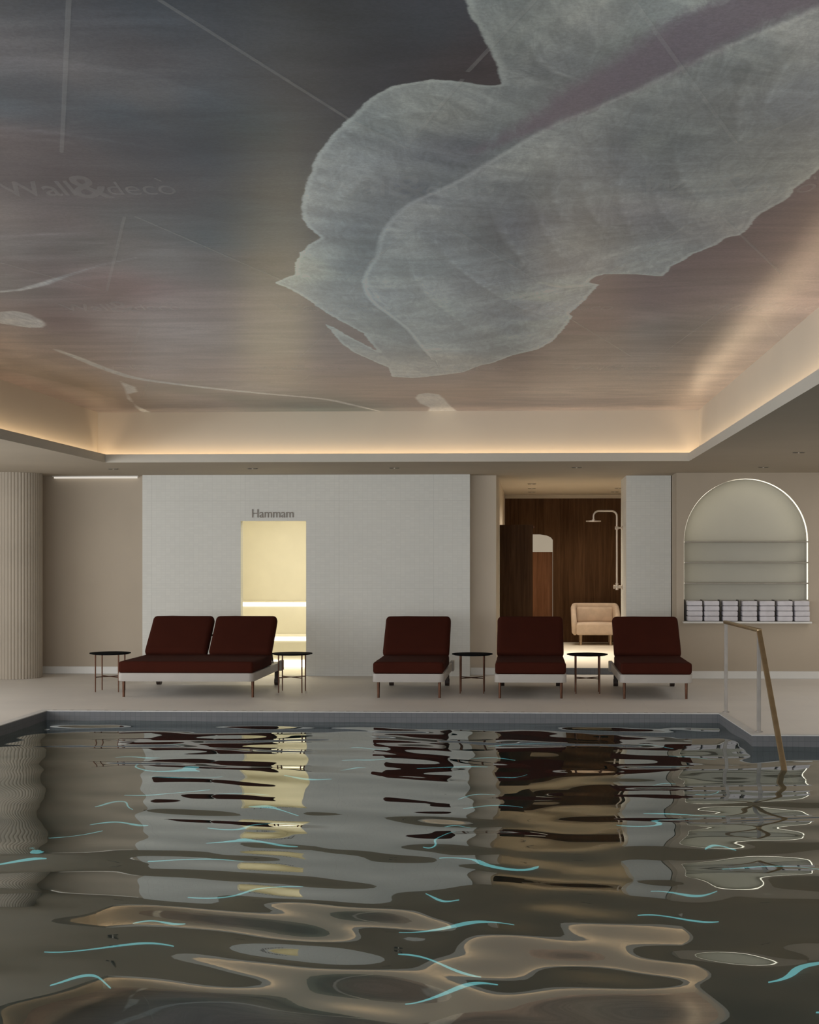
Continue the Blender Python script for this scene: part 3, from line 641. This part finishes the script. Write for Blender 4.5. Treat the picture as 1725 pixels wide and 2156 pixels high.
# skirting boards
for nm, x0, x1, y in (('baseboard_left', WX0, -4.90, TY), ('baseboard_pier', -.722, -.394, TY), ('baseboard_right', 1.853, WX1, RYW)):
    bm = bmesh.new(); box(bm, x0, x1, y-.018, y-.0005, .001, .095, .004); struct(obj(nm, bm, 'base'))
# unseen sides of the hall
for nm, pts in (('wall_left', [(WX0, WY0), (WX0, 18.3)]), ('wall_right', [(WX1, WY0), (WX1, 18.3)]), ('wall_near', [(WX0, WY0), (WX1, WY0)])):
    bm = bmesh.new(); (xa, ya), (xb, yb) = pts
    quad(bm, (xa, ya, 0), (xb, yb, 0), (xb, yb, CZ), (xa, ya, CZ)); struct(obj(nm, bm, 'room_wall'))

# ---- hammam room
bm = bmesh.new(); hx0, hx1, hy0, hy1, hz = -4.6, -1.9, HY+.14, 20.6, 2.4
quad(bm, (hx0, hy1, 0), (hx1, hy1, 0), (hx1, hy1, hz), (hx0, hy1, hz))
quad(bm, (hx0, hy0, 0), (hx0, hy1, 0), (hx0, hy1, hz), (hx0, hy0, hz))
quad(bm, (hx1, hy0, 0), (hx1, hy1, 0), (hx1, hy1, hz), (hx1, hy0, hz))
quad(bm, (hx0, hy0, hz), (hx1, hy0, hz), (hx1, hy1, hz), (hx0, hy1, hz))
quad(bm, (hx0, HY, .002), (hx1, HY, .002), (hx1, hy1, .002), (hx0, hy1, .002))
sheet(bm, [[(hx0, 0), (DX0, 0), (DX0, DZ), (DX1, DZ), (DX1, 0), (hx1, 0), (hx1, hz), (hx0, hz)]], lambda a, b: (a, hy0+.001, b))
struct(obj('wall_hammam', bm, 'hammam'))
for k, (y, z) in enumerate(((19.9, .875), (19.25, .43))):
    th = thing('hammam_bench', (-3.25, y, 0), ['cream tiled hammam bench, upper tier against the back wall', 'cream tiled hammam bench, lower tier with glowing edge'][k], 'bench', 'stepped benches in the hammam')
    bm = bmesh.new(); box(bm, -1.33, 1.33, 0, (20.59-y if k == 0 else .64), .004, z, .008); obj('bench_block', bm, 'hammam', th)
    bm = bmesh.new(); box(bm, -1.33, 1.33, -.012, -.001, z-.058, z-.006); obj('light_strip', bm, 'led_bench', th)
bm = bmesh.new(); box(bm, -4.5, -2.0, 19.225, 19.245, .01, .11, .003)
tag(obj('floor_glow_strip', bm, 'led_bench'), 'white glowing strip at the foot of the hammam benches', 'light')
# sign
me = text_mesh('Hammam', .158, .006, -.0008, 1.0)
xs = [v.co.x for v in me.vertices]; w0, w1 = min(xs), max(xs)
for v in me.vertices: v.co.x = (v.co.x-w0)*.528/(w1-w0)
sg = link('wall_sign', me, 'letters'); sg.rotation_euler = (PI/2, 0, 0); sg.location = (-3.491, HY-.0065, 2.008)
tag(sg, 'raised taupe lettering reading Hammam above the lit doorway', 'sign')

# ---- passage with walnut wall
WY = 23.95
hole = [(-.25, .433), (.437, .433), (.437, 1.80), (.40, 1.845), (.33, 1.875), (.22, 1.893), (-.25, 1.893)]
bm = bmesh.new()
sheet(bm, [[(-.37, .08), (3.4, .08), (3.4, 2.492), (-.37, 2.492)], hole], lambda a, b: (a, WY, b))
for i in range(len(hole)):
    a, b = hole[i], hole[(i+1) % len(hole)]
    quad(bm, (a[0], WY, a[1]), (b[0], WY, b[1]), (b[0], WY+.30, b[1]), (a[0], WY+.30, a[1]))
struct(obj('wall_passage', bm, 'wood'))
bm = bmesh.new(); box(bm, -.37, 3.4, WY-.02, WY+.02, 2.492, CZ-.001); struct(obj('trim_6', bm, 'soffit'))
bm = bmesh.new(); quad(bm, (3.4, 18.36, .08), (3.4, 24.0, .08), (3.4, 24.0, CZ), (3.4, 18.36, CZ))
quad(bm, (1.842, 18.9, .0), (3.4, 18.9, .0), (3.4, 18.9, CZ), (1.842, 18.9, CZ)); struct(obj('wall_passage_side', bm, 'taupe'))
# opening to the room beyond
bm = bmesh.new(); quad(bm, (-.4, WY+.30, .3), (.6, WY+.30, .3), (.6, WY+.30, 2.0), (-.4, WY+.30, 2.0)); struct(obj('wall_beyond', bm, 'cream_glow'))
th = thing('walnut_cabinet', (.09, WY+.13, .433), 'lighter walnut board cabinet seen through the arched opening in the wood wall', 'cabinet')
bm = bmesh.new(); box(bm, -.335, .340, .0, .10, .03, 1.163, .004); obj('front_panel', bm, 'wood_light', th)
bm = bmesh.new(); box(bm, -.335, .340, -.055, .10, .002, .028, .002); obj('base_plinth', bm, 'bright_floor', th)
# dark partition at the left of the passage
th = thing('wood_partition', (-.14, 19.15, .08), 'dark walnut partition panel standing at the left of the passage', 'partition')
bm = bmesh.new(); box(bm, -.228, .217, 0, .05, 0, 1.86, .003); obj('panel', bm, 'wood', th)
bm = bmesh.new(); cyl(bm, (.222, .02, 1.83), (.232, -.03, 1.83), .014, 12); cyl(bm, (.20, .02, 1.83), (.225, .02, 1.83), .008, 10); obj('clamp', bm, 'bronze', th)

# ---- shower
sh = thing('shower_column', (1.195, 19.02, 1.1), 'pale chrome rain shower on the side of the tiled pillar', 'shower')
bm = bmesh.new()
pts = [(0, 0, -.01), (0, 0, .93)]
for k in range(7): a = k*PI/12; pts.append((-.07+.07*math.cos(a), 0, .95+.07*math.sin(a)))
pts += [(-.10, 0, 1.02), (-.24, 0, 1.02)]
for k in range(7): a = PI/2+k*PI/12; pts.append((-.24+.07*math.cos(a), 0, .95+.07*math.sin(a)))
pts += [(-.31, 0, .90)]
tube(bm, pts, .0125); obj('riser_pipe', bm, 'chrome', sh, auto=40)
bm = bmesh.new(); cyl(bm, (-.31, 0, .878), (-.31, 0, .892), .10, 32); cyl(bm, (-.31, 0, .89), (-.31, 0, .91), .02, 16); obj('shower_head', bm, 'chrome', sh, auto=40)
bm = bmesh.new(); cyl(bm, (.076, 0, .795), (0, 0, .795), .011, 12); cyl(bm, (.076, 0, .795), (.066, 0, .795), .03, 20); cyl(bm, (-.025, 0, .795), (.02, 0, .795), .021, 16); obj('wall_bracket', bm, 'chrome', sh, auto=40)
bm = bmesh.new(); cyl(bm, (.076, 0, .01), (-.035, 0, .01), .02, 18); cyl(bm, (.076, 0, .01), (.066, 0, .01), .034, 20); cyl(bm, (0, 0, .06), (0, 0, -.03), .019, 16); obj('mixer_valve', bm, 'chrome', sh, auto=40)
bm = bmesh.new(); cyl(bm, (-.03, 0, .01), (-.045, 0, .01), .026, 18); box(bm, -.05, -.036, -.05, .006, .004, .016, .003); obj('handle', bm, 'chrome', sh, auto=40)

# ---- armchair
def armchair():
    th = thing('armchair', (1.115, 23.38, .081), 'beige upholstered tub armchair by the walnut wall beneath the shower', 'armchair')
    W, Dp = .40, .34; path = []
    for k in range(33):
        a = PI*k/32; c, s = math.cos(a), math.sin(a)
        path.append((W*math.copysign(abs(c)**.55, c), -.02+Dp*abs(s)**.6))
    path = [(W, -.30), (W, -.16)]+path+[(-W, -.16), (-W, -.30)]
    bm = bmesh.new(); rings = []; n = len(path)
    for i, (x, y) in enumerate(path):
        d = Vector(path[min(i+1, n-1)])-Vector(path[max(i-1, 0)]); d.normalize(); nrm = Vector((d.y, -d.x))   # outward
        u = (y+.30)/(.62); top = .47+.20*min(1, max(0, u)*1.25)**.8; bot = .165; taper = .05
        prof = []
        T = .085
        def pt(off, z): 
            k = taper*(1-(z-bot)/(top-bot)); return bm.verts.new((x*(1-k*.9)+nrm.x*off, y-nrm.y*k*.3+nrm.y*off, z))
        prof = [pt(0, bot+.03), pt(.0, (bot+top)/2), pt(0, top-.04), pt(-.012, top-.012), pt(-T/2, top), pt(-T+.012, top-.012), pt(-T, top-.04), pt(-T, (bot+top)/2), pt(-T, bot+.03), pt(-T+.03, bot), pt(-.03, bot)]
        rings.append(prof)
    m = len(rings[0])
    for i in range(n-1):
        for k in range(m): bm.faces.new((rings[i][k], rings[i][(k+1) % m], rings[i+1][(k+1) % m], rings[i+1][k]))
    bm.faces.new(rings[0]); bm.faces.new(rings[-1][::-1])
    bmesh.ops.recalc_face_normals(bm, faces=bm.faces[:])
    o = obj('shell', bm, 'armchair', th, smooth=True)
    bm = cushion(.635, .50, .19, .035, .015); bmesh.ops.translate(bm, verts=bm.verts, vec=(0, -.075, .262)); obj('seat_cushion', bm, 'armchair', th, smooth=True)
    bm = cushion(.60, .26, .10, .045, .02); bmesh.ops.rotate(bm, verts=bm.verts, cent=(0, 0, 0), matrix=Matrix.Rotation(math.radians(80), 3, 'X')); bmesh.ops.translate(bm, verts=bm.verts, vec=(0, .165, .475)); obj('back_cushion', bm, 'armchair', th, smooth=True)
    for x, y in ((-.24, -.22), (.24, -.22), (-.24, .2), (.24, .2)):
        bm = bmesh.new(); cyl(bm, (x, y, 0), (x, y, .17), .017, 14, .022); obj('leg', bm, 'chair_wood', th, auto=40)
armchair()

# ---- fluted column
def column():
    bm = bmesh.new(); R, n = .335, 52; prof = []
    for i in range(n*8):
        a = 2*PI*i/(n*8); ph = (i % 8)/8
        r = R-.008*(1-abs(math.sin(PI*ph)))**1.4
        prof.append((r*math.cos(a), r*math.sin(a)))
    prism(bm, prof, 0.001, CZ-.001)
    o = obj('fluted_column', bm, 'taupe_col', auto=50); o.location = (-6.41, 17.60, 0); return o
M['taupe_col'] = mottled('fluted_beige_plaster', (.43, .375, .305), .75, .03, 2)
tag(column(), 'beige round column with vertical fluting at the left edge of the room', 'column')
# slot light at the top of the left taupe wall
th = thing('linear_light', (-5.3, TY-.03, CZ-.022), 'thin pale linear light at the top of the left taupe wall', 'light')
bm = bmesh.new(); box(bm, -.80, .28, -.02, .02, -.008, .012, .003); obj('diffuser', bm, 'led_slot', th)
bm = bmesh.new(); box(bm, -.82, .30, -.025, .0305, .013, .0225, .001); obj('housing', bm, 'base', th)

# ---- downlights
def downlight():
    th = thing('twin_downlight', (0, 0, CZ), 'x', 'light', 'small twin downlights in the lower ceiling')
    bm = bmesh.new(); prism(bm, rrect(-.062, .062, -.036, .036, .01, 3), -.004, -.0005); obj('trim_plate', bm, 'trimring', th)
    for s in (-1, 1):
        bm = bmesh.new(); cyl(bm, (s*.032, 0, -.0075), (s*.032, 0, -.0042), .024, 18); b = obj('lamp', bm, 'lampdark', th)
    bm = bmesh.new(); cyl(bm, (0, 0, -.008), (0, 0, -.0042), .008, 12); obj('centre_dot', bm, 'lamp_dot', th)
    return th
proto = downlight()
spots = [(-4.893, 16.68, 'above the left end of the white tiled wall near the double lounger'), (-3.234, 16.68, 'in the ceiling in front of the Hammam sign'),
         (-1.553, 16.64, 'above the single lounger nearest the doorway'), (.579, 16.64, 'in front of the walnut passage opening'),
         (2.742, 16.66, 'in front of the top of the arched niche'), (2.713, 14.35, 'near the right edge, closer to the pool'),
         (.068, 20.3, 'inside the passage, first on the left row'), (.072, 21.6, 'inside the passage, second on the left row'),
         (.077, 22.8, 'inside the passage, third on the left row'), (1.386, 21.6, 'inside the passage, nearest on the right row'),
         (1.40, 22.8, 'inside the passage, last on the right row')]
for i, (x, y, l) in enumerate(spots):
    o = proto if i == 0 else copy_tree(proto); o.location = (x, y, CZ); o['label'] = 'small twin downlight '+l

# ---- loungers
def lounger(name, W, legs, ncush, label, cat, group=None):
    """origin on the floor under the middle of the front legs; +Y is towards the head"""
    th = thing(name, (0, 0, 0), label, cat, group); h = W/2
    bm = bmesh.new(); outer = rrect(-h, h, -.13, 1.60, .055, 6); prism(bm, outer, .178, .266)
    bmesh.ops.bevel(bm, geom=[e for e in bm.edges if abs(e.verts[0].co.z-e.verts[1].co.z) < 1e-6], offset=.006, segments=2, profile=.5, affect='EDGES')
    obj('frame', bm, 'frame', th, auto=35)
    for s in (-1, 1):
        bm = bmesh.new(); box(bm, s*h-.022, s*h+.022, 1.50, 1.66, .165, .285, .008); obj('rear_bracket', bm, 'frame', th)
    for x in (-legs/2, legs/2):
        bm = bmesh.new(); cyl(bm, (x, 0, 0), (x, 0, .18), .0135, 14, .0165); obj('leg', bm, 'bronze', th, auto=40)
    for x in (-legs/2, legs/2):
        bm = bmesh.new(); box(bm, x-.022, x+.022, 1.44, 1.52, .045, .18, .008); lg = obj('leg', bm, 'dark', th)
        bm = bmesh.new(); cyl(bm, (x-.026, 1.48, .042), (x+.026, 1.48, .042), .042, 24); obj('wheel', bm, 'dark', lg, auto=40)
    bm = cushion(W-.012, 1.16, .125, .032, .008); bmesh.ops.translate(bm, verts=bm.verts, vec=(0, .455, .3285))
    obj('seat_cushion', bm, 'cushion', th, smooth=True)
    ang = math.radians(43); cw = (W-.015*(ncush-1))/ncush
    for k in range(ncush):
        cx = -h+cw/2+k*(cw+.015)
        bm = cushion(cw-.004, .60, .125, .058, .016, 6)
        bmesh.ops.translate(bm, verts=bm.verts, vec=(0, .30, .057))
        bmesh.ops.rotate(bm, verts=bm.verts, cent=(0, 0, 0), matrix=Matrix.Rotation(ang, 3, 'X'))
        bmesh.ops.translate(bm, verts=bm.verts, vec=(cx, .985, .342))
        obj('back_cushion', bm, 'cushion', th, smooth=True)
    # tilting back frame and its stays
    bm = bmesh.new(); c, s = math.cos(ang), math.sin(ang)
    for x in (-h+.05, h-.05): 
        cyl(bm, (x, 1.0, .285), (x, 1.0+.5*c, .285+.5*s), .011, 10)
    cyl(bm, (-h+.05, 1.0+.45*c, .285+.45*s), (h-.05, 1.0+.45*c, .285+.45*s), .011, 10)
    obj('back_frame', bm, 'dark', th)
    for x in (-h+.07, h-.07):
        bm = bmesh.new(); cyl(bm, (x, 1.0+.34*c, .285+.34*s), (x, 1.48, .20), .009, 10); obj('stay', bm, 'dark', th)
    return th
d = lounger('double_lounger', 1.465, 1.40, 2, 'wide double lounger with two dark red back cushions beside the lit Hammam doorway', 'lounger')
d.location = (-3.645, 15.2, 0)
s1 = lounger('lounger', .762, .655, 1, 'single dark red lounger in front of the white tiled wall', 'lounger', 'single dark red loungers by the pool')
s1.location = (-1.262, 15.2, 0)
for x, l in ((.037, 'single dark red lounger standing in front of the walnut passage, between two side tables'), (1.362, 'single dark red lounger nearest the pool handrail, right of the last side table')):
    o = copy_tree(s1); o.location = (x, 15.2, 0); o['label'] = l

# ---- side tables
def side_table():
    th = thing('side_table', (0, 0, 0), 'x', 'table', 'small round side tables between the loungers')
    bm = bmesh.new(); prev = None
    R = .227
    cyl(bm, (0, 0, .416), (0, 0, .424), R-.03, 48, R-.003); cyl(bm, (0, 0, .424), (0, 0, .433), R, 48)
    obj('table_top', bm, 'table_top', th, auto=40)
    for x in (-.13, .13):
        for y in (-.125, .125):
            bm = bmesh.new(); cyl(bm, (x, y, 0), (x, y, .417), .0065, 12, .0085); obj('leg', bm, 'bronze', th, auto=40)
    for s in (-1, 1):
        bm = bmesh.new(); pts = [(s*.13*u, .125*u, .165+.0*abs(u)) for u in (-1, -.5, 0, .5, 1)]
        pts = [(p[0], p[1], p[2]+(.001*s)) for p in pts]; tube(bm, pts, .0055, 8); obj('stretcher', bm, 'bronze', th)
    return th
st = side_table()
for i, (x, l) in enumerate(((-4.68, 'round black side table on bronze legs left of the double lounger'), (-2.625, 'round black side table standing before the lit Hammam doorway'),
                            (-.608, 'round black side table between the two left single loungers'), (.668, 'round black side table in front of the cream armchair, between the two right loungers'))):
    o = st if i == 0 else copy_tree(st); o.location = (x, 15.835, 0); o['label'] = l

# ---- towels in the niche
TXs = [1.457, 1.0]
tw_x = [2.073, 2.281, 2.505, 2.743, 2.959, 3.176, 3.384]
def towel():
    bm = bmesh.new(); box(bm, -.091, .091, -.102, .10, .001, .0605, .012, 4)
    o = obj('folded_towel', bm, 'towel', auto=60); return tag(o, 'x', 'towel', 'folded towels in seven stacks under the arch')
tp = towel(); first = True
colname = ['leftmost stack', 'second stack from left', 'third stack from left', 'middle stack', 'third stack from right', 'second stack from right', 'rightmost stack']
rown = ['bottom', 'second from bottom', 'third from bottom', 'top']
for i, x in enumerate(tw_x):
    for k in range(4):
        o = tp if first else copy_tree(tp); first = False
        o.location = (x+random.uniform(-.003, .003), RYW+.005+random.uniform(-.003, .003), NZ0+.003+k*.0635)
        o['label'] = 'folded grey towel, %s in the %s under the arch' % (rown[k], colname[i])
dl = ['at the left end of the towel row', 'between the first and second towel stacks', 'between the second and third towel stacks', 'between the third and middle towel stacks',
      'just right of the middle towel stack', 'between the fifth and sixth towel stacks', 'between the sixth and rightmost towel stacks']
for x, l in zip((1.975, 2.178, 2.397, 2.628, 2.853, 3.069, 3.281), dl):
    bm = bmesh.new(); box(bm, -.005, .005, -.04, .15, .001, .262, .002); o = obj('towel_divider', bm, 'rack'); o.location = (x, RYW+.09, NZ0)
    tag(o, 'thin dark divider plate '+l, 'divider', 'divider plates of the towel row')

# ---- handrail
hr = thing('pool_handrail', (1.95, 13.1, 0), 'brass topped handrail on two posts leading down into the pool', 'handrail')
for (x, y) in ((1.925, 13.88), (1.992, 12.33)):
    bm = bmesh.new(); box(bm, x-1.95-.016, x-1.95+.016, y-13.1-.016, y-13.1+.016, .0, .862, .003)
    p = obj('post', bm, 'post', hr)
    bm = bmesh.new(); cyl(bm, (x-1.95, y-13.1, .0005), (x-1.95, y-13.1, .010), .032, 20); obj('base_plate', bm, 'post', p, auto=40)
def bar(bm, p, q, w, h):
    p, q = Vector(p), Vector(q); d = (q-p).normalized(); a = d.cross(Vector((0, 0, 1))).normalized()*w/2; b = a.cross(d).normalized()*h/2
    V = [bm.verts.new(c+s*a+t*b) for c in (p, q) for s, t in ((-1, -1), (1, -1), (1, 1), (-1, 1))]
    bm.faces.new(V[:4][::-1]); bm.faces.new(V[4:])
    for k in range(4): bm.faces.new((V[k], V[(k+1) % 4], V[4+(k+1) % 4], V[4+k]))
    bmesh.ops.bevel(bm, geom=list({e for v in V for e in v.link_edges}), offset=.005, segments=2, profile=.5, affect='EDGES')
bm = bmesh.new()
bar(bm, (-.027, .81, .875), (.043, -.795, .875), .042, .030)
bar(bm, (.043, -.76, .878), (-.027, -2.36, -.09), .042, .030)
bar(bm, (-.027, -2.34, -.078), (-.048, -2.82, -.37), .042, .030)
obj('hand_rail', bm, 'brass', hr, auto=35)

# ---- added glowing ribbons on the pool floor, imitating cyan water glints
rs = random.Random(5)
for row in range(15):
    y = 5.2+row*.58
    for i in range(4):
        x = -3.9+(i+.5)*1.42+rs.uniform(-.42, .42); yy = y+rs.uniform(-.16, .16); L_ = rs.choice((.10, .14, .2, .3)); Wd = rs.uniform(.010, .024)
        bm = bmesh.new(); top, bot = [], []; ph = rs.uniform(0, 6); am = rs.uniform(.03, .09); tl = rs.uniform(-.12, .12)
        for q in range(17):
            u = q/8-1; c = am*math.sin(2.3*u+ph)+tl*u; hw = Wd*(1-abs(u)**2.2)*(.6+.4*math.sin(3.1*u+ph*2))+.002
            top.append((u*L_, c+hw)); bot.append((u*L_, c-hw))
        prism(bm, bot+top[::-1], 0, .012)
        o = obj('glint_ribbon', bm, 'pool_glint'); o.location = (x, yy, D+.001)
        tag(o, 'added cyan glow ribbon on the pool floor imitating a water glint', 'light', 'added cyan ribbons imitating water glints')

# ------------------------------------------------------------------ light
def area(name, loc, rot, sx, sy, energy, color=(1, 1, 1), spread=None):
    l = bpy.data.lights.new(name, 'AREA'); l.shape = 'RECTANGLE'; l.size = sx; l.size_y = sy; l.energy = energy; l.color = color
    if spread: l.spread = spread
    o = bpy.data.objects.new(name, l); COL.objects.link(o); o.location = loc; o.rotation_euler = rot; return o
area('daylight_left', (-8.9, 7.5, 1.35), (0, -PI/2, 0), 2.2, 15, 430, (.95, .975, 1.0))
area('fill_near', (-3.2, -2.85, 1.4), (PI/2, 0, 0), 11, 2.1, 480, (.95, .975, 1.0))  # added fill lamp behind the camera, no window built there
area('fill_right', (4.95, 12.5, 2.545), (0, 0, 0), 2.2, 9, 78, (1, .97, .92))  # added fill lamp out of view, brightens the right deck and niche wall
area('hammam_lamp', (-3.2, 19.0, 2.36), (0, 0, 0), 1.6, 1.2, 30, (1, .90, .70))
area('passage_lamp', (.55, 20.6, 2.53), (0, 0, 0), 1.2, 2.2, 56, (1, .90, .76), math.radians(110))
area('passage_lamp_far', (.75, 23.0, 2.53), (0, 0, 0), 1.2, .8, 9, (1, .88, .72), math.radians(110))
wd = bpy.data.worlds.new('World'); scene.world = wd; wd.use_nodes = True
wd.node_tree.nodes['Background'].inputs[0].default_value = (.5, .52, .55, 1); wd.node_tree.nodes['Background'].inputs[1].default_value = .1

# ------------------------------------------------------------------ camera
cam = bpy.data.cameras.new('Camera'); co = bpy.data.objects.new('Camera', cam); COL.objects.link(co)
TH = math.radians(2.25)
cam.sensor_fit = 'HORIZONTAL'; cam.sensor_width = 36; cam.lens = 36*3000/1725
cam.shift_x = (862.5-(1110-3000*math.tan(TH)))/1725; cam.shift_y = (1174-1078)/1725
cam.clip_start = .05; cam.clip_end = 100
co.location = (0, 0, 1.5); co.rotation_euler = (PI/2, 0, TH)
scene.camera = co
scene.view_settings.view_transform = 'Standard'; scene.view_settings.look = 'None'
scene.view_settings.exposure = 0; scene.view_settings.gamma = 1
